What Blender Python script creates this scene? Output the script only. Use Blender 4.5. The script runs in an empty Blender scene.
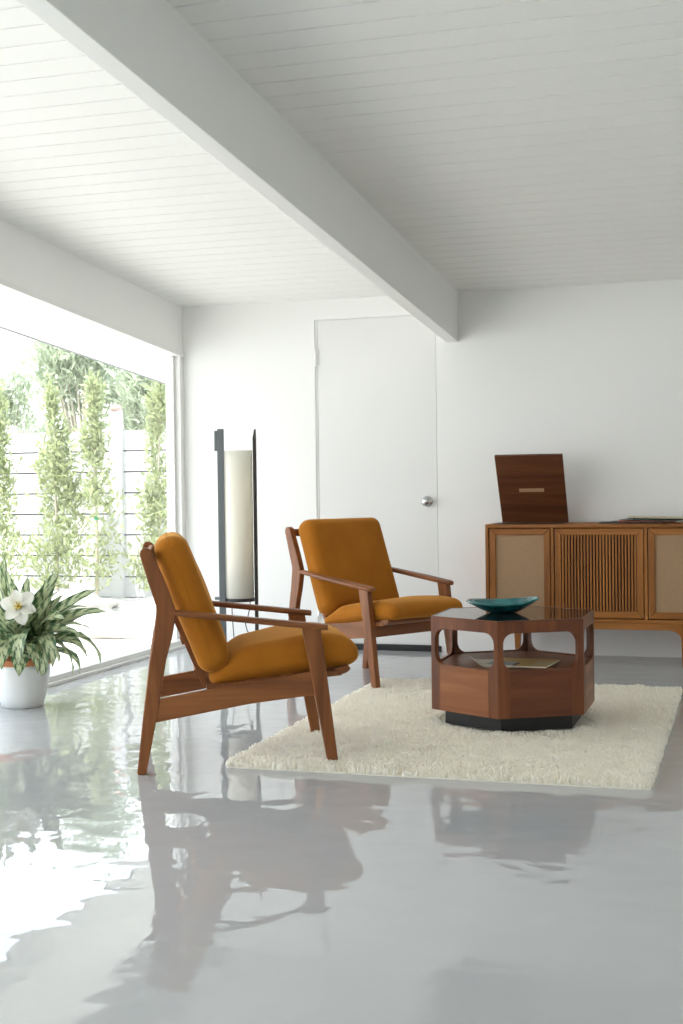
import bpy, bmesh, math, random
import numpy as np
from mathutils import Vector, Matrix
from mathutils.geometry import tessellate_polygon

S = bpy.context.scene
COL = S.collection
PI = math.pi
R = math.radians
random.seed(7)
rng = np.random.default_rng(11)

# ------------------------------------------------------------------ helpers
def tag(o, label=None, cat=None, group=None, kind=None):
    if label: o['label'] = label
    if cat: o['category'] = cat
    if group: o['group'] = group
    if kind: o['kind'] = kind
    return o

def empty(name, loc=(0, 0, 0), rz=0.0):
    o = bpy.data.objects.new(name, None)
    o.empty_display_size = 0.1
    o.location = loc
    o.rotation_euler = (0, 0, rz)
    COL.objects.link(o)
    return o

class MB:
    """collects vertices and faces of one mesh"""
    def __init__(self):
        self.v = []; self.f = []; self.m = []; self.uv = None
    def add(self, vs, fs, mi=0):
        b = len(self.v)
        self.v += [tuple(p) for p in vs]
        self.f += [tuple(i + b for i in f) for f in fs]
        self.m += [mi] * len(fs)
        return self
    def box(self, x0, x1, y0, y1, z0, z1, mi=0):
        vs = [(x, y, z) for z in (z0, z1) for y in (y0, y1) for x in (x0, x1)]
        fs = [(0, 2, 3, 1), (4, 5, 7, 6), (0, 1, 5, 4), (2, 6, 7, 3), (0, 4, 6, 2), (1, 3, 7, 5)]
        return self.add(vs, fs, mi)
    def sheared(self, x0, x1, y0, y1, zf0, zf1, mi=0):
        """box whose bottom and top heights are functions of y"""
        vs = [(x, y, zf(y)) for zf in (zf0, zf1) for y in (y0, y1) for x in (x0, x1)]
        fs = [(0, 2, 3, 1), (4, 5, 7, 6), (0, 1, 5, 4), (2, 6, 7, 3), (0, 4, 6, 2), (1, 3, 7, 5)]
        return self.add(vs, fs, mi)
    def prism(self, poly, fn, d0, d1, mi=0, holes=()):
        """polygon (u,v) extruded from d0 to d1; fn(u,v,d) gives the 3-D point"""
        loops = [list(poly)] + [list(h) for h in holes]
        flat = [p for l in loops for p in l]
        tris = tessellate_polygon([[Vector((p[0], p[1], 0)) for p in l] for l in loops])
        n = len(flat)
        vs = [fn(p[0], p[1], d0) for p in flat] + [fn(p[0], p[1], d1) for p in flat]
        if holes:
            fs = [tuple(t) for t in tris] + [tuple(i + n for i in reversed(t)) for t in tris]
        else:
            fs = [tuple(range(n)), tuple(i + n for i in reversed(range(n)))]
        b = 0
        for l in loops:
            k = len(l)
            for i in range(k):
                j = (i + 1) % k
                fs.append((b + i, b + j, b + j + n, b + i + n))
            b += k
        return self.add(vs, fs, mi)
    def tube(self, pts, rad, seg=8, mi=0, closed=False):
        pts = [Vector(p) for p in pts]
        n = len(pts)
        rads = rad if hasattr(rad, '__len__') else [rad] * n
        vs = []; fs = []
        up = Vector((0, 0, 1))
        prev = None
        for i, p in enumerate(pts):
            a = pts[(i - 1) % n] if (closed or i > 0) else p
            c = pts[(i + 1) % n] if (closed or i < n - 1) else p
            t = (c - a).normalized()
            if prev is None:
                e = t.cross(up)
                if e.length < 1e-3: e = t.cross(Vector((1, 0, 0)))
            else:
                e = prev - t * prev.dot(t)
            e.normalize(); prev = e
            g = t.cross(e)
            for k in range(seg):
                an = 2 * PI * k / seg
                vs.append(p + (e * math.cos(an) + g * math.sin(an)) * rads[i])
        m = n if closed else n - 1
        for i in range(m):
            for k in range(seg):
                a = i * seg + k; b = i * seg + (k + 1) % seg
                c = ((i + 1) % n) * seg + (k + 1) % seg; d = ((i + 1) % n) * seg + k
                fs.append((a, b, c, d))
        if not closed:
            fs.append(tuple(reversed(range(seg))))
            fs.append(tuple((n - 1) * seg + k for k in range(seg)))
        return self.add(vs, fs, mi)
    def lathe(self, prof, seg=40, c=(0, 0, 0), fn=None, mi=0):
        """profile (r,z) spun about z; fn maps the finished point"""
        vs = []; fs = []
        n = len(prof)
        for r, z in prof:
            for k in range(seg):
                a = 2 * PI * k / seg
                p = (c[0] + r * math.cos(a), c[1] + r * math.sin(a), c[2] + z)
                vs.append(fn(p) if fn else p)
        for i in range(n - 1):
            for k in range(seg):
                fs.append((i * seg + k, i * seg + (k + 1) % seg, (i + 1) * seg + (k + 1) % seg, (i + 1) * seg + k))
        fs.append(tuple(reversed(range(seg))))
        fs.append(tuple((n - 1) * seg + k for k in range(seg)))
        return self.add(vs, fs, mi)
    def build(self, name, mat, parent=None, smooth=False, bevel=0.0, seg=2):
        me = bpy.data.meshes.new(name)
        me.from_pydata(self.v, [], self.f)
        mats = mat if isinstance(mat, (list, tuple)) else [mat]
        for m in mats: me.materials.append(m)
        if len(mats) > 1:
            me.polygons.foreach_set('material_index', self.m)
        bm = bmesh.new(); bm.from_mesh(me)
        bmesh.ops.recalc_face_normals(bm, faces=bm.faces)
        bm.to_mesh(me); bm.free()
        if smooth:
            me.polygons.foreach_set('use_smooth', [True] * len(me.polygons))
        me.update()
        o = bpy.data.objects.new(name, me)
        COL.objects.link(o)
        if parent: o.parent = parent
        if bevel:
            b = o.modifiers.new('bevel', 'BEVEL')
            b.width = bevel; b.segments = seg; b.limit_method = 'ANGLE'; b.angle_limit = R(40)
            b.harden_normals = False
        return o

def raw_mesh(name, V, F, mat, parent=None, uv=None, smooth=False, mats=None, mi=None):
    """fast path for large numpy meshes; F is an (n,k) array"""
    me = bpy.data.meshes.new(name)
    V = np.asarray(V, np.float32); F = np.asarray(F, np.int32)
    n, k = F.shape
    me.vertices.add(len(V)); me.vertices.foreach_set('co', V.ravel())
    me.loops.add(n * k); me.loops.foreach_set('vertex_index', F.ravel())
    me.polygons.add(n)
    me.polygons.foreach_set('loop_start', np.arange(0, n * k, k, dtype=np.int32))
    if smooth: me.polygons.foreach_set('use_smooth', np.ones(n, bool))
    if uv is not None:
        l = me.uv_layers.new(name='UVMap')
        l.data.foreach_set('uv', np.asarray(uv, np.float32)[F.ravel()].ravel())
    for m in (mats or [mat]): me.materials.append(m)
    if mi is not None: me.polygons.foreach_set('material_index', np.asarray(mi, np.int32))
    me.update(calc_edges=True); me.validate()
    o = bpy.data.objects.new(name, me)
    COL.objects.link(o)
    if parent: o.parent = parent
    return o

def copy_tree(o, parent=None):
    c = o.copy(); COL.objects.link(c)
    if parent: c.parent = parent
    for ch in list(o.children): copy_tree(ch, c)
    return c

# ------------------------------------------------------------------ materials
def lin(c):
    return tuple(((x / 255 / 12.92) if x / 255 <= 0.04045 else ((x / 255 + 0.055) / 1.055) ** 2.4) for x in c) + (1,)

class NT:
    def __init__(self, name):
        self.m = bpy.data.materials.new(name); self.m.use_nodes = True
        self.t = self.m.node_tree; self.t.nodes.clear()
        self.out = self.n('ShaderNodeOutputMaterial')
        self.b = self.n('ShaderNodeBsdfPrincipled')
        self.l(self.b.outputs[0], self.out.inputs[0])
    def n(self, t, **kw):
        x = self.t.nodes.new(t)
        for k, v in kw.items(): setattr(x, k, v)
        return x
    def l(self, a, b): self.t.links.new(a, b)
    def set(self, **kw):
        for k, v in kw.items(): self.b.inputs[k.replace('_', ' ')].default_value = v
        return self
    def coord(self, kind='Object', scale=(1, 1, 1)):
        tc = self.n('ShaderNodeTexCoord'); mp = self.n('ShaderNodeMapping')
        mp.inputs['Scale'].default_value = scale
        self.l(tc.outputs[kind], mp.inputs[0]); return mp.outputs[0]
    def noise(self, vec, scale=5, detail=4, rough=0.5, dist=0.0):
        x = self.n('ShaderNodeTexNoise')
        x.inputs['Scale'].default_value = scale; x.inputs['Detail'].default_value = detail
        x.inputs['Roughness'].default_value = rough; x.inputs['Distortion'].default_value = dist
        self.l(vec, x.inputs['Vector']); return x.outputs['Fac']
    def ramp(self, fac, stops):
        x = self.n('ShaderNodeValToRGB'); e = x.color_ramp.elements
        while len(e) < len(stops): e.new(0.5)
        for i, (p, c) in enumerate(stops): e[i].position = p; e[i].color = c
        self.l(fac, x.inputs[0]); return x.outputs[0]
    def mix(self, fac, a, b, mode='MIX'):
        x = self.n('ShaderNodeMix', data_type='RGBA', blend_type=mode)
        if isinstance(fac, (int, float)): x.inputs[0].default_value = fac
        else: self.l(fac, x.inputs[0])
        for s, v in ((6, a), (7, b)):
            if isinstance(v, tuple): x.inputs[s].default_value = v
            else: self.l(v, x.inputs[s])
        return x.outputs[2]
    def math(self, op, a, b=0.0):
        x = self.n('ShaderNodeMath', operation=op)
        for s, v in ((0, a), (1, b)):
            if isinstance(v, (int, float)): x.inputs[s].default_value = v
            else: self.l(v, x.inputs[s])
        return x.outputs[0]
    def bump(self, h, strength=0.1, dist=0.01):
        x = self.n('ShaderNodeBump'); x.inputs['Strength'].default_value = strength
        x.inputs['Distance'].default_value = dist
        self.l(h, x.inputs['Height']); self.l(x.outputs[0], self.b.inputs['Normal'])
    def col(self, c): self.l(c, self.b.inputs['Base Color'])

def plain(name, c, rough=0.6, **kw):
    t = NT(name); t.set(Base_Color=lin(c), Roughness=rough, **kw)
    n = t.noise(t.coord(), 40, 3)
    t.col(t.mix(t.math('MULTIPLY', n, 0.10), lin(c), lin(tuple(x * 0.86 for x in c))))
    return t.m

def paint(name, c, rough=0.55):
    t = NT(name); t.set(Roughness=rough)
    v = t.coord()
    n = t.noise(v, 1.4, 4)
    t.col(t.mix(n, lin(c), lin(tuple(x * 0.985 for x in c))))
    t.bump(t.noise(v, 120, 3), 0.04, 0.002)
    return t.m

def wood(name, axis, light, mid, dark, rough=0.42, fine=1.0, coat=0.0):
    t = NT(name); t.set(Roughness=rough, Specular_IOR_Level=0.35)
    if coat: t.set(Coat_Weight=coat, Coat_Roughness=0.12)
    sc = [14.0 * fine] * 3; sc[axis] = 0.9 * fine
    v = t.coord('Object', tuple(sc))
    n1 = t.noise(v, 1.0, 5, 0.62, 0.6)
    sc2 = [90.0 * fine] * 3; sc2[axis] = 2.2
    n2 = t.noise(t.coord('Object', tuple(sc2)), 1.0, 3, 0.6)
    c1 = t.ramp(n1, [(0.28, lin(dark)), (0.5, lin(mid)), (0.74, lin(light))])
    c2 = t.mix(t.math('MULTIPLY', n2, 0.55), c1, lin(tuple(x * 0.72 for x in mid)))
    t.col(c2)
    t.bump(n2, 0.08, 0.001)
    return t.m

CH = ((172, 110, 60), (139, 83, 43), (97, 54, 25))       # chair wood
W_X = wood('chair_wood_x', 0, *CH); W_Y = wood('chair_wood_y', 1, *CH); W_Z = wood('chair_wood_z', 2, *CH)
TB = ((152, 92, 52), (118, 65, 34), (78, 40, 18))       # table walnut
T_V = wood('table_wood_vertical', 2, *TB, rough=0.4); T_H = wood('table_wood_horizontal', 0, *TB, rough=0.4)
CA = ((200, 134, 66), (168, 106, 48), (124, 74, 30))      # console teak
C_X = wood('console_wood_x', 0, *CA); C_Z = wood('console_wood_z', 2, *CA)
LD = ((122, 74, 42), (96, 54, 29), (66, 35, 18))
L_X = wood('lid_wood', 0, *LD, rough=0.45)

M_WALL = paint('white_wall_paint', (241, 241, 239))
M_CEIL = paint('white_ceiling_paint', (240, 240, 236))
M_BEAM = paint('white_beam_paint', (238, 238, 234))
M_TRIM = paint('white_gloss_trim', (236, 236, 234), 0.35)
M_DOOR = paint('white_door_paint', (232, 232, 230), 0.4)
M_BLACK = plain('black_rubber', (24, 24, 25), 0.5)
M_CHROME = NT('brushed_chrome').set(Base_Color=lin((200, 200, 200)), Metallic=1.0, Roughness=0.22).m

def make_fabric():
    t = NT('mustard_velvet'); t.set(Roughness=0.85)
    v = t.coord()
    n = t.noise(v, 9, 4); f = t.noise(v, 420, 2)
    c = t.mix(n, lin((182, 115, 30)), lin((158, 94, 20)))
    t.col(t.mix(t.math('MULTIPLY', f, 0.25), c, lin((128, 74, 14))))
    t.set(Sheen_Weight=0.6, Sheen_Roughness=0.4, Sheen_Tint=lin((255, 196, 110)), Specular_IOR_Level=0.2)
    h = t.math('ADD', t.math('MULTIPLY', n, 3.0), t.math('MULTIPLY', f, 0.25))
    t.bump(h, 0.12, 0.004)
    return t.m
M_FAB = make_fabric()

def make_floor():
    t = NT('grey_gloss_floor'); t.set(Roughness=0.006, IOR=1.53)
    v = t.coord('Object', (1, 1, 1))
    n = t.noise(v, 0.9, 4)
    t.col(t.mix(n, lin((180, 182, 184)), lin((192, 193, 195))))
    big = t.noise(v, 2.2, 2, 0.45, 0.4)
    mid = t.noise(v, 8.0, 0.6, 0.4, 0.5)
    sm = t.noise(v, 21.0, 0.0, 0.5)
    h = t.math('ADD', t.math('ADD', t.math('MULTIPLY', big, 0.8), t.math('MULTIPLY', mid, 0.50)), t.math('MULTIPLY', sm, 0.05))
    t.bump(h, 0.16, 0.02)
    return t.m
M_FLOOR = make_floor()

def make_glass():
    m = bpy.data.materials.new('window_glass'); m.use_nodes = True
    t = m.node_tree; t.nodes.clear()
    o = t.nodes.new('ShaderNodeOutputMaterial'); mx = t.nodes.new('ShaderNodeMixShader')
    tr = t.nodes.new('ShaderNodeBsdfTransparent'); gl = t.nodes.new('ShaderNodeBsdfGlossy')
    lw = t.nodes.new('ShaderNodeLayerWeight'); pw = t.nodes.new('ShaderNodeMath'); pw.operation = 'POWER'; pw.inputs[1].default_value = 5.0
    fr = t.nodes.new('ShaderNodeMath'); fr.operation = 'MULTIPLY_ADD'; fr.inputs[1].default_value = 0.6; fr.inputs[2].default_value = 0.03
    t.links.new(lw.outputs['Facing'], pw.inputs[0]); t.links.new(pw.outputs[0], fr.inputs[0])
    tr.inputs[0].default_value = (0.97, 0.98, 0.975, 1); gl.inputs['Roughness'].default_value = 0.0
    t.links.new(fr.outputs[0], mx.inputs[0]); t.links.new(tr.outputs[0], mx.inputs[1])
    t.links.new(gl.outputs[0], mx.inputs[2]); t.links.new(mx.outputs[0], o.inputs[0])
    return m
M_GLASS = make_glass()

def leafmat(name, dark, pale, varieg=False, trans=0.25):
    t = NT(name); t.set(Roughness=0.42)
    tc = t.n('ShaderNodeTexCoord'); sp = t.n('ShaderNodeSeparateXYZ')
    if varieg:
        t.l(tc.outputs['UV'], sp.inputs[0])
        u, vv = sp.outputs[0], sp.outputs[1]            # u along, v across (-1..1)
        d = t.math('ABSOLUTE', vv)
        # feathered veins: a wave in (along - |across|)
        ph = t.math('SUBTRACT', t.math('MULTIPLY', u, 40.0), t.math('MULTIPLY', d, 7.0))
        w = t.math('SINE', ph)
        nz = t.noise(t.coord('UV', (9, 2.5, 1)), 1.6, 3)
        k = t.math('ADD', t.math('MULTIPLY', w, 0.14), t.math('MULTIPLY', nz, 0.9))
        k = t.math('SUBTRACT', k, t.math('MULTIPLY', d, 0.36))
        fac = t.ramp(k, [(0.12, (0, 0, 0, 1)), (0.40, (1, 1, 1, 1))])
        c = t.mix(fac, lin(dark), lin(pale))
        t.col(c)
    else:
        n = t.noise(t.coord(), 3.0, 3)
        c = t.mix(n, lin(dark), lin(pale)); t.col(c)
    if trans:
        tl = t.n('ShaderNodeBsdfTranslucent'); mx = t.n('ShaderNodeMixShader'); mx.inputs[0].default_value = trans
        t.l(c, tl.inputs[0]); t.l(t.b.outputs[0], mx.inputs[1]); t.l(tl.outputs[0], mx.inputs[2])
        t.l(mx.outputs[0], t.out.inputs[0])
    return t.m

# ------------------------------------------------------------------ room
YW = 7.79; XL = -3.44; XR = 2.3; YF = -2.4; SL = 0.0725
def zc(y): return 2.16 + SL * (YW - y)                  # ceiling underside, slopes down to the back
MIDX = 0

def struct(o): o['kind'] = 'structure'; return o

SEAM = 2.655                                            # joint between two pours; the near one dips a little
fl = MB()
prof = [(YF - 0.1, -0.022), (1.2, -0.022), (SEAM, 0.0), (YW + 0.2, 0.0)]
poly = prof + [(YW + 0.2, -0.2), (YF - 0.1, -0.2)]
fl.prism(poly, lambda u, v, d: (d, u, v), XL - 0.10, XR + 0.1)
struct(fl.build('floor', M_FLOOR))

# board ceiling with real V grooves, runs on outside as the eave soffit
def boards(x0, x1, y0, y1):
    mb = MB(); P = 0.13; prof = []
    k0 = math.floor((y0 - 3.96) / P); y = 3.96 + k0 * P
    prof.append((y0, 0.0))
    while y < y1:
        if y - 0.0045 > y0 and y + 0.004 < y1:
            prof += [(y - 0.0035, 0.0), (y - 0.0025, 0.011), (y + 0.0025, 0.011), (y + 0.0035, 0.0)]
        y += P
    prof.append((y1, 0.0))
    n = len(prof); vs = []; fs = []
    for x in (x0, x1):
        for (yy, d) in prof: vs.append((x, yy, zc(yy) + d))
    for i in range(n - 1): fs.append((i, i + 1, n + i + 1, n + i))
    b = len(vs)
    for x in (x0, x1):
        for yy in (y0, y1): vs.append((x, yy, zc(yy) + 0.16))
    fs.append((b, b + 1, b + 3, b + 2))
    fs.append((0, n, b + 2, b)); fs.append((n - 1, b + 1, b + 3, 2 * n - 1))
    fs.append(tuple(list(range(n)) + [b + 1, b])); fs.append(tuple(list(range(n, 2 * n)) + [b + 3, b + 2]))
    return mb.add(vs, fs)
struct(boards(XL - 0.04, XR + 0.1, YF - 0.1, YW + 0.02).build('ceiling', M_CEIL))
eave = struct(boards(-4.5, XL - 0.04, YF - 0.6, 10.3).build('roof_eave', M_CEIL))
fas = MB().sheared(-4.525, -4.5, YF - 0.6, 10.3, lambda y: zc(y) - 0.15, lambda y: zc(y) + 0.2)
fas.build('fascia', M_TRIM, eave)
MB().sheared(-4.512, -4.498, YF - 0.6, 10.3, lambda y: zc(y) - 0.158, lambda y: zc(y) - 0.15).build('drip_edge', plain('grey_drip_metal', (120, 122, 124), 0.5), eave)

struct(MB().sheared(-1.725, -1.650, YF, YW, lambda y: 1.862 + SL * (YW - y), lambda y: zc(y) + 0.01).build('trim_1', M_BEAM, bevel=0.003))

# back wall around the door opening
DX0, DX1, DZ = -2.556, -1.786, 2.036
wb = MB()
wb.box(XL - 0.10, DX0, YW, YW + 0.14, -0.05, 2.30)
wb.box(DX1, XR + 0.1, YW, YW + 0.14, -0.05, 2.30)
wb.box(DX0, DX1, YW, YW + 0.14, DZ, 2.30)
struct(wb.build('wall_back', M_WALL))
struct(MB().sheared(XR, XR + 0.12, YF - 0.1, YW + 0.14, lambda y: -0.05, lambda y: zc(y) + 0.05).build('unseen_bounce_wall_right', M_WALL))  # unseen wall, stood close to bounce more light into the room

# left wall: header over the long window, and a pier behind the camera
HD = 0.302
wl = MB()
wl.sheared(XL - 0.10, XL, YF, YW, lambda y: zc(y) - HD, lambda y: zc(y) + 0.02)
wl.sheared(XL - 0.10, XL, 7.735, YW, lambda y: 0.0, lambda y: zc(y) - HD)
wl.sheared(XL - 0.10, XL, YF, YF + 0.15, lambda y: 0.0, lambda y: zc(y) - HD)
struct(wl.build('wall_left', M_WALL))

# front wall, behind the camera
struct(MB().box(XL - 0.1, XR + 0.1, YF - 0.12, YF, -0.1, 3.1).build('wall_front', M_WALL))

struct(MB().box(XL - 0.10, XL - 0.02, YW + 0.14, 10.3, -0.1, 1.86).build('wall_exterior', M_WALL))

# window_1: sill track, top rail, jambs, mullions, one pane per bay
wy0, wy1 = YF + 0.15, 7.735
w1 = MB()
w1.box(XL - 0.085, XL + 0.038, wy0, 7.735, 0, 0.018)
w1.box(XL - 0.085, XL + 0.012, wy0, 7.735, 0.018, 0.046)
win = struct(w1.build('window_1', M_TRIM, bevel=0.003))
MB().sheared(XL - 0.085, XL + 0.010, wy0, 7.79, lambda y: zc(y) - HD - 0.018, lambda y: zc(y) - HD + 0.012).build('window_head', M_TRIM, win, bevel=0.002)
jb = MB().sheared(XL - 0.08, XL - 0.035, 7.71, 7.735, lambda y: 0.046, lambda y: zc(y) - HD - 0.02)
jb.build('window_jamb', M_TRIM, win, bevel=0.002)
bays = [wy0, 0.2, 2.9, 7.71]
for yb in bays[1:3]:
    MB().sheared(XL - 0.08, XL - 0.03, yb - 0.03, yb + 0.03, lambda y: 0.046, lambda y: zc(y) - HD - 0.02).build('window_mullion', M_TRIM, win, bevel=0.002)
for a, b in zip(bays[:-1], bays[1:]):
    MB().sheared(XL - 0.062, XL - 0.056, a + 0.005, b - 0.002, lambda y: 0.046, lambda y: zc(y) - HD - 0.02).build('window_pane', M_GLASS, win)

# door_1: leaf with its hinge, knob and dark threshold
dl = MB().box(DX0 + 0.016, DX1 - 0.006, YW + 0.008, YW + 0.05, 0.036, DZ - 0.007)
door = struct(dl.build('door_1', M_DOOR, bevel=0.0015))
MB().box(DX0, DX1, YW + 0.052, YW + 0.10, 0.0, DZ).build('door_stop', M_DOOR, door)
MB().box(DX0, DX0 + 0.0145, YW + 0.007, YW + 0.052, 0.034, DZ).build('door_jamb', M_DOOR, door)
MB().box(DX0, DX1, YW + 0.014, YW + 0.052, DZ - 0.006, DZ).build('door_jamb', M_DOOR, door)
MB().box(DX1 - 0.005, DX1, YW + 0.014, YW + 0.052, 0.034, DZ - 0.006).build('door_jamb', M_DOOR, door)
MB().box(DX0 + 0.0, DX1 + 0.012, YW - 0.012, YW + 0.06, 0.0, 0.034).build('threshold', M_BLACK, door, bevel=0.002)
for hz in (1.80, 0.25):
    hg = MB().tube([(DX0 + 0.008, YW - 0.003, hz - 0.05), (DX0 + 0.008, YW - 0.003, hz + 0.05)], 0.0075, 12)
    hg.box(DX0 + 0.010, DX0 + 0.024, YW + 0.002, YW + 0.0085, hz - 0.05, hz + 0.05)
    hg.build('hinge', M_TRIM, door)
def ky(p): return (-1.850 + p[0], YW + 0.008 - p[2], 0.908 + p[1])
kb = MB().lathe([(0.033, 0), (0.033, 0.004), (0.027, 0.009), (0.013, 0.011), (0.011, 0.028), (0.015, 0.034), (0.025, 0.043), (0.028, 0.053), (0.024, 0.062), (0.014, 0.067), (0.004, 0.068)], 32, fn=ky)
kb.build('door_knob', M_CHROME, door, smooth=True)

# ------------------------------------------------------------------ cushions
def cushion_pts(hx, hy, hz, r, puff_top, puff_bot, warp=None, n=26):
    """rounded box, half sizes hx hy hz, puffed along z; returns verts, faces"""
    def axis(h):
        a = np.linspace(-(h - r), h - r, n)
        t = np.array([0.12, 0.27, 0.42, 0.57, 0.7, 0.82, 0.92, 1.0]) * r
        e = h - r + t
        return np.concatenate([-e[::-1], a, e])
    ax = [axis(hx), axis(hy), axis(hz)]
    H = np.array([hx, hy, hz])
    V = []; F = []
    for d in range(3):
        for s in (-1, 1):
            a, b = [i for i in range(3) if i != d]
            A, B = np.meshgrid(ax[a], ax[b], indexing='ij')
            P = np.zeros(A.shape + (3,)); P[..., a] = A; P[..., b] = B; P[..., d] = s * H[d]
            base = sum(len(v) for v in V)
            na, nb = A.shape
            V.append(P.reshape(-1, 3))
            idx = np.arange(na * nb).reshape(na, nb) + base
            q = np.stack([idx[:-1, :-1], idx[1:, :-1], idx[1:, 1:], idx[:-1, 1:]], -1).reshape(-1, 4)
            flip = (s == 1) != (d == 1)
            F.append(q if flip else q[:, ::-1])
    V = np.concatenate(V); F = np.concatenate(F)
    C = np.clip(V, -(H - r), H - r)
    D = V - C; L = np.linalg.norm(D, axis=1, keepdims=True)
    V = C + D / np.maximum(L, 1e-9) * r
    k = (1 - np.abs(V[:, 0] / hx) ** 2.6).clip(0, 1) * (1 - np.abs(V[:, 1] / hy) ** 2.6).clip(0, 1)
    zz = V[:, 2] / hz
    V[:, 2] += np.where(zz > 0, zz * puff_top, zz * puff_bot) * k
    # gentle unevenness of stuffing
    V[:, 2] += 0.003 * np.sin(V[:, 0] * 17 + 1.0) * np.sin(V[:, 1] * 13) * np.abs(zz)
    if warp: V = warp(V)
    # weld
    key = np.round(V * 1e5).astype(np.int64)
    _, first, inv = np.unique(key, axis=0, return_index=True, return_inverse=True)
    inv = inv.ravel()
    F = inv[F]; V = V[first]
    ok = np.array([len(set(f)) == 4 for f in F])
    return V, F[ok]

# ------------------------------------------------------------------ armchair (local: +x forward, y across, z up)
HW = 0.275                                             # half width between leg centres
def side_prism(poly, y0, y1):
    return MB().prism(poly, lambda u, v, d: (u, d, v), y0, y1)

def make_chair(hz=0.064, puff=0.020, droop=0.038):
    root = empty('armchair')
    for s in (-1, 1):
        yc = s * HW
        ya, yb = yc - 0.016, yc + 0.016
        rear = [(-0.017, 0.004), (-0.012, 0.0), (0.010, 0.0), (0.016, 0.004), (0.052, 0.184), (0.091, 0.403), (0.112, 0.480),
                (0.127, 0.560), (0.124, 0.582), (0.100, 0.652), (0.052, 0.772), (0.043, 0.789), (0.030, 0.797), (0.016, 0.796), (0.006, 0.787), (0.003, 0.772),
                (0.030, 0.680), (0.057, 0.592), (0.058, 0.574), (0.046, 0.475), (0.033, 0.405), (0.005, 0.191)]
        side_prism(rear, ya, yb).build('rear_leg', W_Z, root, bevel=0.005, seg=3)
        front = [(0.656, 0.024), (0.694, 0.024), (0.659, 0.325), (0.638, 0.500), (0.570, 0.506), (0.599, 0.343), (0.615, 0.249)]
        side_prism(front, ya, yb).build('front_leg', W_Z, root, bevel=0.005, seg=3)
        rail = [(0.045, 0.181), (0.382, 0.237), (0.62, 0.262), (0.61, 0.345), (0.383, 0.313), (0.22, 0.290), (0.060, 0.264)]
        side_prism(rail, yc - 0.011, yc + 0.011).build('side_rail', W_X, root, bevel=0.003)
        # armrest: a flat paddle, narrow behind and broad in front
        st = [(0.085, 0.014, 0.0), (0.112, 0.016, 0.0), (0.20, 0.021, 0.002), (0.32, 0.027, 0.004), (0.45, 0.031, 0.004), (0.57, 0.030, 0.003), (0.63, 0.027, 0.001), (0.655, 0.021, 0.0), (0.664, 0.012, 0.0)]
        mb = MB(); vs = []; fs = []
        for (x, hw, out) in st:
            zt = 0.5775 - (x - 0.112) * 0.121; th = 0.0205 if x > 0.1 else 0.017
            e = 0.006
            yo = yc + s * out
            for (dy, dz) in ((-hw + e, 0), (hw - e, 0), (hw, -e), (hw, -th + e), (hw - e, -th), (-hw + e, -th), (-hw, -th + e), (-hw, -e)):
                vs.append((x, yo + dy, zt + dz))
        n = len(st)
        for i in range(n - 1):
            for k in range(8):
                fs.append((i * 8 + k, i * 8 + (k + 1) % 8, (i + 1) * 8 + (k + 1) % 8, (i + 1) * 8 + k))
        fs.append(tuple(range(8))); fs.append(tuple((n - 1) * 8 + k for k in range(8)))
        mb.add(vs, fs).build('armrest', W_X, root, bevel=0.002)
    # back frame: two slanted bars from the seat rail up along the posts
    for s in (-1, 1):
        yc = s * (HW - 0.085)
        bar = [(0.220, 0.288), (0.238, 0.288), (0.202, 0.383), (0.166, 0.459), (0.140, 0.530), (0.072, 0.745), (0.052, 0.745), (0.118, 0.530), (0.144, 0.472), (0.19, 0.363)]
        side_prism(bar, yc - 0.012, yc + 0.012).build('back_bar', W_Z, root, bevel=0.002)
    for (x, z, hh) in ((0.040, 0.766, 0.019), (0.098, 0.60, 0.016), (0.150, 0.46, 0.016), (0.199, 0.34, 0.016)):
        q = []
        for (a, b) in ((-0.008, -hh), (0.008, -hh), (0.008, hh), (-0.008, hh)):
            ca, sa = math.cos(R(18)), math.sin(R(18))
            q.append((x + a * ca - b * sa, z + a * sa + b * ca))
        yy = HW - 0.014 if z > 0.7 else HW - 0.076
        side_prism(q, -yy, yy).build('top_rail' if z > 0.7 else 'back_slat', W_Y, root, bevel=0.004)
    # cross rails under the seat
    side_prism([(0.612, 0.262), (0.636, 0.262), (0.626, 0.332), (0.602, 0.332)], -HW + 0.012, HW - 0.012).build('front_rail', W_Y, root, bevel=0.003)
    # slatted seat frame with rounded nose in front of the legs
    sl = lambda x: 0.288 + (x - 0.22) * 0.110
    mb = MB()
    for s in (-1, 1):
        y0, y1 = sorted((s * (HW - 0.017), s * (HW - 0.055)))
        mb.prism([(0.23, sl(0.23) - 0.004), (0.715, sl(0.715) - 0.018), (0.715, sl(0.715)), (0.23, sl(0.23) + 0.014)], lambda u, v, d: (u, d, v), y0, y1)
    for x in (0.27, 0.36, 0.45, 0.54, 0.63):
        mb.prism([(x, sl(x)), (x + 0.05, sl(x + 0.05)), (x + 0.05, sl(x + 0.05) + 0.010), (x, sl(x) + 0.010)], lambda u, v, d: (u, d, v), -HW + 0.05, HW - 0.05)
    nose = [(0.690, sl(0.69) - 0.016), (0.726, sl(0.726) - 0.013), (0.740, sl(0.74) - 0.008), (0.747, sl(0.745)), (0.744, sl(0.745) + 0.009), (0.735, sl(0.735) + 0.012), (0.690, sl(0.69) + 0.010)]
    mb.prism(nose, lambda u, v, d: (u, d, v), -HW + 0.020, HW - 0.020)
    mb.build('seat_frame', W_Y, root, bevel=0.002)
    # seat cushion
    x0, x1 = 0.232, 0.779
    L = x1 - x0; tilt = math.atan(0.118)
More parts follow.
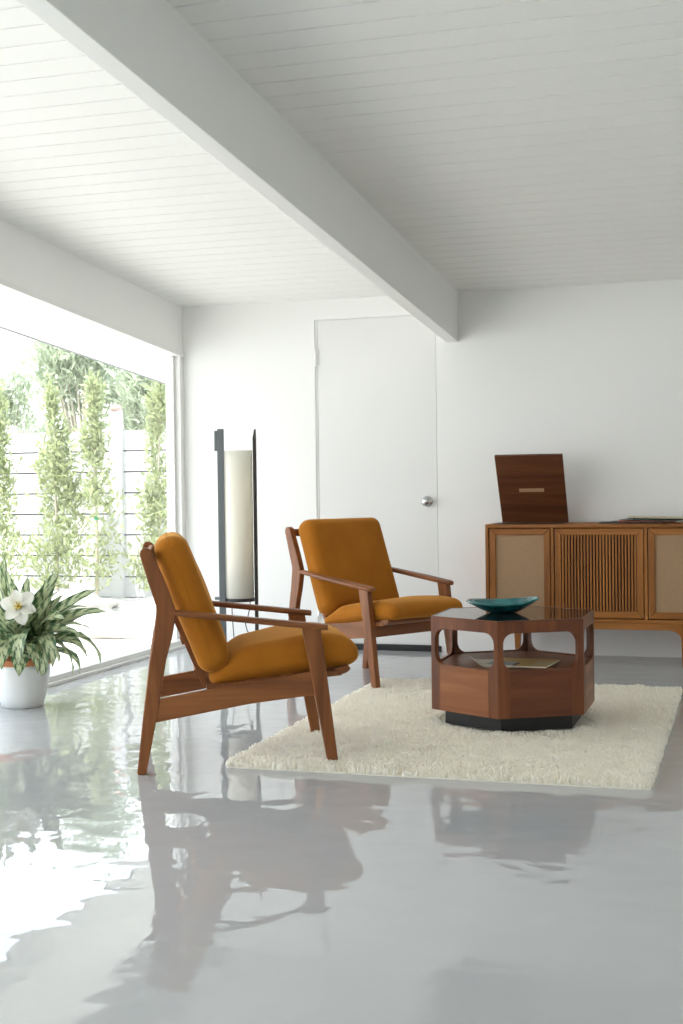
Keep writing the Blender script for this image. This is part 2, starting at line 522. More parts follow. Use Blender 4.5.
    def warp(V):
        V = V.copy()
        # squeezed under the back cushion at the rear
        t = ((V[:, 0] + L / 2) / 0.15).clip(0, 1); t = t * t * (3 - 2 * t)
        V[:, 2] = -hz + (V[:, 2] + hz) * (0.52 + 0.48 * t) * (0.87 + 0.13 * ((V[:, 0] + L / 2 - 0.06) / 0.27).clip(0, 1))
        # front edge droops a little
        f = ((V[:, 0] - (L / 2 - 0.17)) / 0.17).clip(0, 1)
        V[:, 2] -= droop * f ** 2 * (V[:, 2] + hz) / (2 * hz)
        c, s = math.cos(tilt), math.sin(tilt)
        X = V[:, 0] * c - V[:, 2] * s; Z = V[:, 0] * s + V[:, 2] * c
        V[:, 0] = X + (x0 + x1) / 2 + 0.004; V[:, 2] = Z + 0.326 + hz - 0.002
        return V
    V, F = cushion_pts(L / 2, 0.252, hz, min(0.055, hz * 0.88), puff, 0.0, warp)
    sc = raw_mesh('seat_cushion', V, F, M_FAB, root, smooth=True)
    def seam(hx, hy, r, off, w, name, par):
        pts = []
        for (cx, cy, a0) in ((hx - r, hy - r, 0), (-hx + r, hy - r, 90), (-hx + r, -hy + r, 180), (hx - r, -hy + r, 270)):
            for k in range(9):
                a = R(a0 + k * 11.25); pts.append((cx + r * math.cos(a), cy + r * math.sin(a), off))
        # subdivide long runs
        out = []
        for i, p in enumerate(pts):
            q = pts[(i + 1) % len(pts)]
            n = max(1, int(math.dist(p, q) / 0.03))
            for k in range(n): out.append(tuple(p[j] + (q[j] - p[j]) * k / n for j in range(3)))
        P = w(np.array(out))
        MB().tube([tuple(p) for p in P], 0.0017, 6, closed=True).build(name, M_FAB, par, smooth=True)
    # back cushion
    b0, b1 = Vector((0.274, 0, 0.350)), Vector((0.094, 0, 0.830))
    BL = (b1 - b0).length; ax = (b1 - b0).normalized(); nx = Vector((ax.z, 0, -ax.x))
    def warpb(V):
        W = np.zeros_like(V)
        mid = (b0 + b1) / 2
        for j in range(3):
            W[:, j] = mid[j] + V[:, 0] * ax[j] + V[:, 2] * nx[j]
        W[:, 1] = V[:, 1] * (1.0 + 0.0 * V[:, 0])
        return W
    V, F = cushion_pts(BL / 2, 0.266, 0.058, 0.052, 0.012, 0.010, warpb)
    bc = raw_mesh('back_cushion', V, F, M_FAB, root, smooth=True)
    seam(BL / 2, 0.266, 0.052, 0.0, warpb, 'piping', bc)
    return root

def place_chair(root, foot, ang):
    """foot is the ground point midway between the rear feet"""
    root.location = (foot[0], foot[1], 0); root.rotation_euler = (0, 0, ang)
chair = make_chair()
CHAIRS = ((-2.155, 4.463, 0.4287), (-2.163, 6.757, -0.552))
place_chair(chair, CHAIRS[0][:2], CHAIRS[0][2])
tag(chair, 'mustard armchair nearest the window plant, seen side-on with its arms one behind the other', 'armchair', 'mustard cushioned wooden armchairs')
chair2 = make_chair(0.049, 0.012, 0.030)
place_chair(chair2, CHAIRS[1][:2], CHAIRS[1][2])
tag(chair2, 'mustard armchair in front of the white door, its broad seat facing the coffee table', 'armchair', 'mustard cushioned wooden armchairs')

# ------------------------------------------------------------------ rug
RX0, RX1, RY0, RY1 = -1.805, -0.296, 4.38, 6.49
rug = empty('rug', ((RX0 + RX1) / 2, (RY0 + RY1) / 2, 0))
tag(rug, 'cream shag rug under the hexagonal coffee table', 'rug')
def make_rug():
    cx, cy = (RX0 + RX1) / 2, (RY0 + RY1) / 2
    bk = MB().box(RX0 - cx + 0.012, RX1 - cx - 0.012, RY0 - cy + 0.012, RY1 - cy - 0.012, 0.0, 0.008)
    bk.build('backing', plain('rug_backing', (240, 236, 222), 0.9), rug)
    sp = 0.0072
    gx = np.arange(RX0 + 0.008, RX1 - 0.006, sp); gy = np.arange(RY0 + 0.008, RY1 - 0.006, sp)
    X, Y = np.meshgrid(gx, gy); X = X.ravel(); Y = Y.ravel(); n = len(X)
    X = X + rng.uniform(-.5, .5, n) * sp; Y = Y + rng.uniform(-.5, .5, n) * sp
    # skip under the table's plinth
    # round the corners
    rr = 0.03
    dx = np.maximum(np.abs(X - cx) - ((RX1 - RX0) / 2 - rr), 0); dy = np.maximum(np.abs(Y - cy) - ((RY1 - RY0) / 2 - rr), 0)
    keep = np.hypot(dx, dy) < rr
    X, Y = X[keep], Y[keep]; n = len(X)
    # clumped lean
    ph = np.sin(X * 31 + 2.1 * np.sin(Y * 23)) + np.sin(Y * 37 + 1.7 * np.sin(X * 19)) + np.sin((X + Y) * 53)
    lean = ph * 0.9 + rng.uniform(-1.5, 1.5, n)
    lr = 0.007 * (0.5 + rng.random(n)); hgt = 0.021 + 0.007 * rng.random(n) + 0.0022 * ph
    edge = np.minimum.reduce([X - RX0, RX1 - X, Y - RY0, RY1 - Y])
    hgt *= np.clip(0.55 + edge / 0.05, 0, 1)
    # pile pressed flat under the table and the chairs' front feet
    press = np.hypot(X + 0.935, Y - 5.46) < 0.32
    for (fx, fy, an) in CHAIRS:
        for sy in (-1, 1):
            c_, s_ = math.cos(an), math.sin(an)
            for lx in (0.656, 0.675, 0.694):
                press |= np.hypot(X - (fx + c_ * lx - s_ * sy * HW), Y - (fy + s_ * lx + c_ * sy * HW)) < 0.024
    hgt = np.where(press, 0.012, hgt); lr = np.where(press, 0.002, lr)
    rot = rng.uniform(0, PI, n)
    wx, wy = np.cos(rot) * 0.0042, np.sin(rot) * 0.0042
    tx, ty = X + np.cos(lean * 2) * lr, Y + np.sin(lean * 2) * lr
    V = np.zeros((n, 6, 3))
    X = X - cx; Y = Y - cy; tx = tx - cx; ty = ty - cy
    for i, (sx, f, w) in enumerate(((-1, 0, 1.0), (1, 0, 1.0), (1, .6, 1.15), (-1, .6, 1.15), (1, 1, .55), (-1, 1, .55))):
        g = f ** 1.6
        V[:, i, 0] = X + (tx - X) * g + sx * wx * w; V[:, i, 1] = Y + (ty - Y) * g + sx * wy * w
        V[:, i, 2] = 0.006 + hgt * f
    b = (np.arange(n) * 6)[:, None]
    F = np.concatenate([b + np.array([[0, 1, 2, 3]]), b + np.array([[3, 2, 4, 5]])])
    t = NT('cream_shag'); t.set(Roughness=0.95, Specular_IOR_Level=0.1)
    nn = t.noise(t.coord(), 30, 3)
    c = t.mix(nn, lin((255, 253, 246)), lin((252, 248, 238))); t.col(c)
    tl = t.n('ShaderNodeBsdfTranslucent'); mx = t.n('ShaderNodeMixShader'); mx.inputs[0].default_value = 0.4
    t.l(c, tl.inputs[0]); t.l(t.b.outputs[0], mx.inputs[1]); t.l(tl.outputs[0], mx.inputs[2]); t.l(mx.outputs[0], t.out.inputs[0])
    p = raw_mesh('pile', V.reshape(-1, 3), F, t.m, rug)
    p['kind'] = 'stuff'
make_rug()

# ------------------------------------------------------------------ coffee table
TX, TY, TR, TA = -0.935, 5.46, 0.358, R(29.7)
TZ0, TZ1 = 0.085, 0.468
table = empty('coffee_table', (TX, TY, 0.02), TA)
tag(table, 'walnut hexagonal coffee table with rounded side openings and a black plinth, on the cream rug', 'coffee table')
def make_table():
    oz = -0.02
    ap = TR * math.cos(R(30)); half = TR / 2; th = 0.015
    for k in range(6):
        a = R(60 * k + 30)
        ca, sa = math.cos(a), math.sin(a)
        def fn(u, v, d, ca=ca, sa=sa):
            sc = (ap - d) / ap
            uu = u * sc; r = ap - d
            return (r * ca - uu * sa, r * sa + uu * ca, v + oz)
        outer = [(-half, TZ0), (half, TZ0), (half, TZ1 - 0.004), (-half, TZ1 - 0.004)]
        hx, z0, z1, cr = half - 0.0205, 0.274, 0.419, 0.045
        hole = []
        for (cx, cz, a0) in ((hx - cr, z1 - cr, 0), (-hx + cr, z1 - cr, 90), (-hx + cr, z0 + cr, 180), (hx - cr, z0 + cr, 270)):
            for i in range(9):
                an = R(a0 + i * 11.25); hole.append((cx + cr * math.cos(an), cz + cr * math.sin(an)))
        sp = MB().prism(outer, fn, 0.0, th, holes=[hole]).build('side_panel', T_V, table)
        # lower infill board with its grain lying flat
        pw = half - 0.050
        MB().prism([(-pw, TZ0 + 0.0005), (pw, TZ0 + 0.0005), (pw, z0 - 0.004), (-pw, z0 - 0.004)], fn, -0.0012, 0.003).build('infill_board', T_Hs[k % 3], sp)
    def hexa(r, z0, z1, mb=None):
        pts = [(r * math.cos(R(60 * k)), r * math.sin(R(60 * k))) for k in range(6)]
        return (mb or MB()).prism(pts, lambda u, v, d: (u, v, d + oz), z0, z1)
    hexa(TR - 0.026, 0.252, 0.270).build('shelf', T_H, table)
    hexa(TR - 0.0175, TZ1 - 0.022, TZ1 - 0.0045)
    hexa(TR - 0.007, TZ1 - 0.0045, TZ1 - 0.0008).build('tabletop', M_TOP, table)
    # thin solid lipping round the glass
    pts = [(TR * math.cos(R(60 * k)), TR * math.sin(R(60 * k))) for k in range(6)]
    inn = [((TR - 0.007) * math.cos(R(60 * k)), (TR - 0.016) * math.sin(R(60 * k))) for k in range(6)]
    MB().prism(pts, lambda u, v, d: (u, v, d + oz), TZ1 - 0.0045, TZ1, holes=[inn]).build('edge_lipping', T_H, table)
    hexa(0.300, 0.024, TZ0 + 0.006).build('plinth', M_BLACK, table)
t_ = NT('black_table_glass'); t_.set(Base_Color=lin((40, 36, 34)), Roughness=0.03, IOR=1.52)
t_.col(t_.mix(t_.math('MULTIPLY', t_.noise(t_.coord(), 25, 2), 0.2), lin((40, 36, 34)), lin((34, 30, 28))))
M_TOP = t_.m
T_Hs = []
TB1 = ((186, 122, 72), (152, 92, 52), (104, 58, 29)); TB_SHADE = ((132, 76, 44), (102, 55, 30), (70, 36, 18))   # infill veneer, and a darker copy with the front-right side's shade put in
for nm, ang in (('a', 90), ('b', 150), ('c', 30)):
    m = wood('table_infill_' + nm, 0, *(TB_SHADE if nm == 'b' else TB1), rough=0.4)
    for nd in m.node_tree.nodes:
        if nd.type == 'MAPPING':
            # turn the grain to lie along this side of the hexagon
            tc = [l.from_node for l in m.node_tree.links if l.to_node == nd][0]
            rot = m.node_tree.nodes.new('ShaderNodeVectorRotate'); rot.rotation_type = 'Z_AXIS'
            rot.inputs['Angle'].default_value = -R(ang + 30)
            m.node_tree.links.new(tc.outputs['Object'], rot.inputs['Vector'])
            m.node_tree.links.new(rot.outputs[0], nd.inputs[0])
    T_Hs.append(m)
make_table()

# bowl: free-form dish with two raised ends
def make_bowl():
    bx, by, bz = -0.985, 5.475, TZ1 - 0.0007
    bowl = empty('bowl', (bx, by, bz), R(12))
    tag(bowl, 'teal ceramic free-form dish with two raised ends on the coffee table', 'bowl')
    NA, NR = 72, 16
    def pt(a, t, off):
        ca, sa = math.cos(a), math.sin(a)
        rx = 0.150 if ca < 0 else 0.158
        ry = 0.118
        k = abs(ca) ** 1.7
        rim = 0.038 + 0.011 * k + (0.011 if ca > 0 else 0) * k + 0.004 * max(0, sa)
        base = 0.30
        if t <= base: z = 0.0; 
        else: z = rim * ((t - base) / (1 - base)) ** 1.35
        return (rx * ca * t, ry * sa * t, z + off)
    vs = []; fs = []
    for layer, off in ((0, 0.0), (1, 0.009)):
        for i in range(NR + 1):
            t = 0.02 + 0.98 * i / NR
            for k in range(NA):
                tt = t if layer == 0 else t * 0.968
                vs.append(pt(2 * PI * k / NA, tt, off if layer else 0.0))
    LN = (NR + 1) * NA
    for layer in (0, 1):
        b = layer * LN
        for i in range(NR):
            for k in range(NA):
                fs.append((b + i * NA + k, b + i * NA + (k + 1) % NA, b + (i + 1) * NA + (k + 1) % NA, b + (i + 1) * NA + k))
        fs.append(tuple(b + k for k in range(NA)))
    for k in range(NA):
        o_, i_ = NR * NA, LN + NR * NA
        fs.append((o_ + k, o_ + (k + 1) % NA, i_ + (k + 1) % NA, i_ + k))
    t = NT('teal_glaze'); t.set(Roughness=0.18, Coat_Weight=0.4)
    n = t.noise(t.coord(), 14, 4)
    t.col(t.ramp(n, [(0.3, lin((8, 70, 74))), (0.55, lin((18, 102, 104))), (0.8, lin((44, 138, 138)))]))
    MB().add(vs, fs).build('dish', t.m, bowl, smooth=True)
make_bowl()

# reading matter on the table's shelf
def sheet(name, loc, rz, w, d, mats, mi_fn, thick=0.004, curl=0.0, nx=14, ny=10):
    mb = MB(); vs = []; fs = []; ms = []
    for z in (0, thick):
        for j in range(ny + 1):
            for i in range(nx + 1):
                u, v = i / nx, j / ny
                vs.append(((u - .5) * w, (v - .5) * d, z + curl * max(0, 0.22 - u) ** 2 * 20))
    N = (nx + 1) * (ny + 1)
    for j in range(ny):
        for i in range(nx):
            q = (j * (nx + 1) + i, j * (nx + 1) + i + 1, (j + 1) * (nx + 1) + i + 1, (j + 1) * (nx + 1) + i)
            fs.append(q); ms.append(0)
            fs.append(tuple(x + N for x in q)); ms.append(mi_fn((i + .5) / nx, (j + .5) / ny))
    ring = [i for i in range(nx + 1)] + [(j) * (nx + 1) + nx for j in range(1, ny + 1)] + [ny * (nx + 1) + i for i in range(nx - 1, -1, -1)] + [j * (nx + 1) for j in range(ny - 1, 0, -1)]
    for a, b in zip(ring, ring[1:] + ring[:1]): fs.append((a, b, b + N, a + N)); ms.append(0)
    mb.v = vs; mb.f = fs; mb.m = ms
    o = mb.build(name, mats)
    o.location = loc; o.rotation_euler = (0, 0, rz)
    return o
P_W = plain('cream_paper', (226, 216, 196), 0.5); P_Y = plain('ochre_print', (206, 172, 100), 0.45)
P_B = plain('grey_blue_print', (170, 176, 176), 0.45); P_D = plain('dark_print', (66, 60, 52), 0.45)
P_L = plain('pale_lettering', (222, 214, 190), 0.45)
lf = sheet('leaflet', (-0.985, 5.345, 0.2703), R(20), 0.19, 0.25, [P_W, P_W], lambda u, v: 1, 0.0015, 0.016)
tag(lf, 'cream paper leaflet with a curled edge lying on the coffee table shelf', 'leaflet')
def mag_mi(u, v):
    if u < 0.42 and v < 0.55: return 2
    if u > 0.70 and 0.12 < v < 0.75 and int(v * 10) % 2 == 0: return 4
    if 0.42 < u < 0.5 and v < 0.4: return 3
    return 1
mg = sheet('magazine', (-0.880, 5.350, 0.2735), R(-6), 0.25, 0.23, [P_W, P_Y, P_B, P_D, P_L], mag_mi, 0.005)
tag(mg, 'ochre printed magazine lying open over the leaflet on the coffee table shelf', 'magazine')

# ------------------------------------------------------------------ record console
def make_console():
    X0, X1, Y0, Y1 = -1.411, -0.155, 7.33, 7.76
    cx = (X0 + X1) / 2
    r = empty('record_console', (cx, Y1 - 0.2, 0))
    tag(r, 'teak record console with cloth panels, slatted middle and raised lid, against the back wall', 'console')
    ox, oy = cx, Y1 - 0.2
    def B(x0, x1, y0, y1, z0, z1): return MB().box(x0 - ox, x1 - ox, y0 - oy, y1 - oy, z0, z1)
    def add(m, x0, x1, y0, y1, z0, z1): m.box(x0 - ox, x1 - ox, y0 - oy, y1 - oy, z0, z1)
    Z0, Z1 = 0.240, 0.781
    B(X0, X1, Y0, Y1, Z1 - 0.020, Z1).build('top', C_X, r, bevel=0.003)
    B(X0, X1, Y0, Y1, Z0, Z0 + 0.020).build('bottom', C_X, r, bevel=0.003)
    for x in (X0, X1 - 0.018): B(x, x + 0.018, Y0, Y1, Z0 + 0.02, Z1 - 0.02).build('side', C_Z, r, bevel=0.002)
    D1, D2 = -1.036, -0.530
    for x in (D1, D2): B(x - 0.008, x + 0.008, Y0 + 0.001, Y1 - 0.02, Z0 + 0.02, Z1 - 0.02).build('divider', C_Z, r)
    B(X0 + 0.018, X1 - 0.018, Y1 - 0.015, Y1 - 0.005, Z0 + 0.02, Z1 - 0.02).build('back', C_X, r)
    cloth = NT('grille_cloth'); cloth.set(Roughness=0.9)
    wv = cloth.n('ShaderNodeTexWave'); wv.inputs['Scale'].default_value = 130; wv.inputs['Distortion'].default_value = 1.0
    cloth.l(cloth.coord('Object', (1, 1, 1)), wv.inputs['Vector'])
    nz = cloth.noise(cloth.coord('Object', (60, 1, 160)), 1, 3)
    c = cloth.mix(nz, lin((184, 152, 120)), lin((160, 130, 98)))
    cloth.col(cloth.mix(cloth.math('MULTIPLY', wv.outputs['Fac'], 0.25), c, lin((140, 112, 82))))
    cloth.bump(nz, 0.2, 0.002)
    dark = plain('dark_recess_wood', (58, 34, 18), 0.6)
    g = 0.004
    for i, (a, b) in enumerate(((X0 + 0.018, D1 - 0.008), (D1 + 0.008, D2 - 0.008), (D2 + 0.008, X1 - 0.018))):
        a += g; b -= g; z0, z1 = Z0 + 0.02 + g, Z1 - 0.02 - g
        yf = Y0 + 0.004; fw = 0.036
        m = MB()
        fr = lambda u, v, d: (u - ox, d - oy, v)
        # mitred frame, front edge chamfered inwards
        for q in ([(a, z0), (b, z0), (b - fw, z0 + fw), (a + fw, z0 + fw)], [(a, z1), (a + fw, z1 - fw), (b - fw, z1 - fw), (b, z1)]):
            m.prism(q, fr, yf, yf + 0.022, 0)
        for q in ([(a, z0), (a + fw, z0 + fw), (a + fw, z1 - fw), (a, z1)], [(b, z0), (b, z1), (b - fw, z1 - fw), (b - fw, z0 + fw)]):
            m.prism(q, fr, yf, yf + 0.022, 1)
        f = m.build('door', [C_X, C_Z], r, bevel=0.004)
        if i == 1:
            B(a + fw - 0.004, b - fw + 0.004, yf + 0.019, yf + 0.023, z0 + fw - 0.004, z1 - fw + 0.004).build('backing_board', dark, f)
            sm = MB(); n = 24; w = (b - a - 2 * fw) / n
            for k in range(n):
                xs = a + fw + (k + .5) * w
                sm.box(xs - w * 0.27 - ox, xs + w * 0.27 - ox, yf + 0.004 - oy, yf + 0.020 - oy, z0 + fw, z1 - fw)
            sm.build('slat_panel', C_Z, f)
        else:
            B(a + fw - 0.004, b - fw + 0.004, yf + 0.012, yf + 0.018, z0 + fw - 0.004, z1 - fw + 0.004).build('cloth_panel', cloth.m, f)
    # base: apron with curved brackets running into the legs
    lx0, lx1 = -1.235, -0.331
    za = 0.203
    pts = [(lx0 - 0.10, Z0), (lx0 - 0.10, za + 0.012), (lx0 - 0.03, za + 0.004), (lx0 - 0.018, za - 0.03), (lx0 + 0.018, za - 0.045)]
    for k in range(7): a_ = R(15 * k); pts.append((lx0 + 0.018 + 0.075 * (1 - math.cos(a_)) , za - 0.045 + 0.045 * math.sin(a_)))
    for k in range(6, -1, -1): a_ = R(15 * k); pts.append((lx1 - 0.018 - 0.075 * (1 - math.cos(a_)), za - 0.045 + 0.045 * math.sin(a_)))
    pts += [(lx1 + 0.018, za - 0.045), (lx1 + 0.03, za + 0.004), (lx1 + 0.10, za + 0.012), (lx1 + 0.10, Z0)]
    for yy in (Y0 + 0.008, Y1 - 0.055):
        MB().prism(pts, lambda u, v, d: (u - ox, d - oy, v), yy, yy + 0.022).build('apron', C_X, r, bevel=0.002)
        for lx in (lx0, lx1):
            lm = MB(); y_ = yy + 0.011
            vs = []
            for (z, hw) in ((0.0, 0.011), (Z0, 0.020)):
                vs += [(lx - hw - ox, y_ - hw - oy, z), (lx + hw - ox, y_ - hw - oy, z), (lx + hw - ox, y_ + hw - oy, z), (lx - hw - ox, y_ + hw - oy, z)]
            lm.add(vs, [(3, 2, 1, 0), (4, 5, 6, 7), (0, 1, 5, 4), (1, 2, 6, 5), (2, 3, 7, 6), (3, 0, 4, 7)])
            lm.build('leg', C_Z, r, bevel=0.003)
    # raised lid, hinged at the rear of the top
    lw = 0.384; lx = -1.372
    hy, hz_ = 7.665, Z1 + 0.001
    ty, tz = 7.425, 1.166
    ll = math.hypot(ty - hy, tz - hz_)
    dv = ((ty - hy) / ll, (tz - hz_) / ll)               # along the lid in (y,z)
    nv = (-dv[1], dv[0])                                 # towards the viewer
    def lf_(u, v, d): return (lx + u - ox, hy + dv[0] * v + nv[0] * d - oy, hz_ + dv[1] * v + nv[1] * d)
    lid = MB().prism([(0, 0.0), (lw, 0.0), (lw, ll), (0, ll)], lf_, 0.0, -0.016).build('lid', L_X, r, bevel=0.002)
    MB().prism([(0.120, ll * 0.465), (0.262, ll * 0.465), (0.262, ll * 0.515), (0.120, ll * 0.515)], lf_, 0.0015, -0.001).build('label_plate', plain('tan_plate', (168, 132, 100), 0.5), lid)
    # the record deck under the lid: a shallow well with a dark mat
    B(lx, lx + lw, 7.36, 7.655, Z1 - 0.0005, Z1 + 0.0012).build('deck_plate', M_BLACK, r)
    return r
make_console()

# record sleeves fanned on the console
def sleeves():
    ztop = 0.7812
    specs = [  # left edge x, y centre, rz, tilt about y, base z, colour, label
        (-0.800, 7.535, R(4), 0.0, ztop, (44, 46, 44), 'dark record sleeve lying lowest on the console, sticking out farthest toward the lid'),
        (-0.742, 7.56, R(-3), 0.0, ztop + 0.0040, (70, 62, 56), 'brown-grey record sleeve second from the bottom of the pile on the console'),
        (-0.690, 7.54, R(2), 0.008, ztop + 0.0105, (176, 96, 78), 'reddish record sleeve in the middle of the pile on the console'),
        (-0.660, 7.55, R(-5), 0.018, ztop + 0.0200, (92, 104, 96), 'grey-green record sleeve second from the top of the tilted pile on the console'),
        (-0.632, 7.54, R(3), 0.030, ztop + 0.0325, (196, 184, 150), 'pale cream record sleeve topmost on the tilted pile on the console'),
    ]
    for (x, y, rz, tilt, z, c, lab) in specs:
        w = 0.315; d = 0.31
        mb = MB().box(0, w, -d / 2, d / 2, 0, 0.0034)
        mb.box(w - 0.0005, w + 0.0005, -d / 2 + 0.004, d / 2 - 0.004, 0.001, 0.0024)
        o = mb.build('record_sleeve', plain('sleeve_card', c, 0.55), bevel=0.0006)
        o.location = (x, y, z); o.rotation_euler = (0, tilt, rz)
        tag(o, lab, 'record sleeve', 'record sleeves on the console')
sleeves()

# ------------------------------------------------------------------ floor lamp
def make_lamp():
    lx, ly = -2.733, 6.93
    r = empty('floor_lamp', (lx, ly, 0), R(17))
    tag(r, 'tall floor lamp with dark posts round a cream cylinder shade, beside the window corner', 'floor lamp')
    slate = plain('slate_stained_post', (104, 110, 113), 0.5); brown = plain('dark_brown_post', (52, 44, 38), 0.5)
    # local x runs across the picture, y away
    def post(x, y, w, d, h, slant, mat):
        mb = MB()
        s = 1 if x > 0 else -1
        vs = []
        for (z, in_) in ((0, 0.0), (h - 0.05, 0.0), (h - 0.004, slant), (h, slant + 0.003)):
            x0, x1 = x - w / 2, x + w / 2
            if s > 0: x1 -= 0.2 * in_; x0 += in_ * 0.9
            else: x0 += 0.3 * in_
            vs += [(x0, y - d / 2, z), (x1, y - d / 2, z), (x1, y + d / 2, z), (x0, y + d / 2, z)]
        fs = [(3, 2, 1, 0), (12, 13, 14, 15)]
        for i in range(3):
            for k in range(4): fs.append((i * 4 + k, i * 4 + (k + 1) % 4, (i + 1) * 4 + (k + 1) % 4, (i + 1) * 4 + k))
        return mb.add(vs, fs).build('post', mat, r, bevel=0.002)
    post(-0.097, -0.02, 0.036, 0.030, 1.335, 0.004, slate)
    post(0.092, -0.004, 0.019, 0.034, 1.333, 0.010, brown)
    MB().box(-0.131, -0.115, -0.032, 0.006, 1.212, 1.325).build('post_block', slate, r, bevel=0.002)
    MB().box(-0.142, -0.079, -0.010, 0.004, 0.376, 0.392).build('cross_peg', slate, r, bevel=0.001)
    sh = NT('parchment_shade'); sh.set(Roughness=0.8)
    n = sh.noise(sh.coord('Object', (30, 30, 4)), 1, 4)
    c = sh.mix(n, lin((253, 252, 246)), lin((250, 247, 236))); sh.col(c)
    tl = sh.n('ShaderNodeBsdfTranslucent'); mx = sh.n('ShaderNodeMixShader'); mx.inputs[0].default_value = 0.4
    sh.l(c, tl.inputs[0]); sh.l(sh.b.outputs[0], mx.inputs[1]); sh.l(tl.outputs[0], mx.inputs[2]); sh.l(mx.outputs[0], sh.out.inputs[0])
    rad = 0.078
    mb = MB(); seg = 48; vs = []; fs = []
    for rr in (rad, rad - 0.0025):
        for z in (0.385, 0.66, 0.94, 1.213):
            for k in range(seg): a = 2 * PI * k / seg; vs.append((rr * math.cos(a), rr * math.sin(a), z))
    for l in (0, 1):
        for i in range(3):
            for k in range(seg):
                b = l * 4 * seg
                fs.append((b + i * seg + k, b + i * seg + (k + 1) % seg, b + (i + 1) * seg + (k + 1) % seg, b + (i + 1) * seg + k))
    for k in range(seg):
        for i in (0, 3):
            fs.append((i * seg + k, i * seg + (k + 1) % seg, 4 * seg + i * seg + (k + 1) % seg, 4 * seg + i * seg + k))
    mb.add(vs, fs).build('lamp_shade', sh.m, r, smooth=True)
    MB().lathe([(0.0, 0.366), (0.081, 0.366), (0.081, 0.384), (0.0, 0.384)], 48).build('base_ring', M_BLACK, r)
    MB().lathe([(0.012, 0.384), (0.018, 0.40), (0.018, 0.46), (0.03, 0.50), (0.034, 0.54), (0.026, 0.575), (0.008, 0.59)], 24).build('bulb', plain('white_bulb', (240, 236, 226), 0.3), r, smooth=True)
    cm = plain('black_cord', (40, 40, 40), 0.5)
    MB().tube([(-0.045, -0.03, 0.37), (-0.044, -0.032, 0.30), (-0.038, -0.034, 0.20), (-0.030, -0.036, 0.10), (-0.02, -0.03, 0.02), (0.05, 0.06, 0.006)], 0.0028, 8).build('cord', cm, r)
    cd = MB().tube([(0.058, -0.03, 0.37), (0.056, -0.03, 0.335), (0.046, -0.03, 0.29), (0.030, -0.03, 0.24), (0.040, -0.032, 0.20), (0.070, -0.034, 0.165), (0.10, -0.02, 0.08), (0.12, 0.0, 0.006)], 0.0028, 8)
    cd.box(0.049, 0.064, -0.040, -0.022, 0.318, 0.337).build('cord', cm, r)
make_lamp()

# ------------------------------------------------------------------ potted plant by the window
def leaf_geo(base, az, el, L, W, droop, fold=0.35, twist=0.0, nl=10, na=4):
    """arching lance-shaped leaf; returns verts, quads, uv"""
    V = []; UV = []; F = []
    p = Vector(base); hd = Vector((math.cos(az), math.sin(az), 0)); e = el
    side = Vector((-math.sin(az), math.cos(az), 0))
    for i in range(nl + 1):
        t = i / nl
        d = hd * math.cos(e) + Vector((0, 0, 1)) * math.sin(e)
        up = -hd * math.sin(e) + Vector((0, 0, 1)) * math.cos(e)
        ct, st = math.cos(twist * t), math.sin(twist * t)
        sd = side * ct + up * st; un = up * ct - side * st
        w = W * (0.06 if t < 0.12 else max(0.0, math.sin(PI * ((t - 0.10) / 0.90) ** 0.78)) ** 0.85 + 0.02)
        for k in range(na + 1):
            s = (k / na) * 2 - 1
            q = p + sd * (s * w / 2) + un * (abs(s) * w * fold * 0.5 + 0.004 * math.sin(t * 17 + s * 2) * abs(s))
            V.append(tuple(q)); UV.append((t, s))
        p = p + d * (L / nl)
        e -= droop / nl * (0.4 + 1.5 * t)
    for i in range(nl):
        for k in range(na):
            a = i * (na + 1) + k
            F.append((a, a + 1, a + na + 2, a + na + 1))
    return V, F, UV

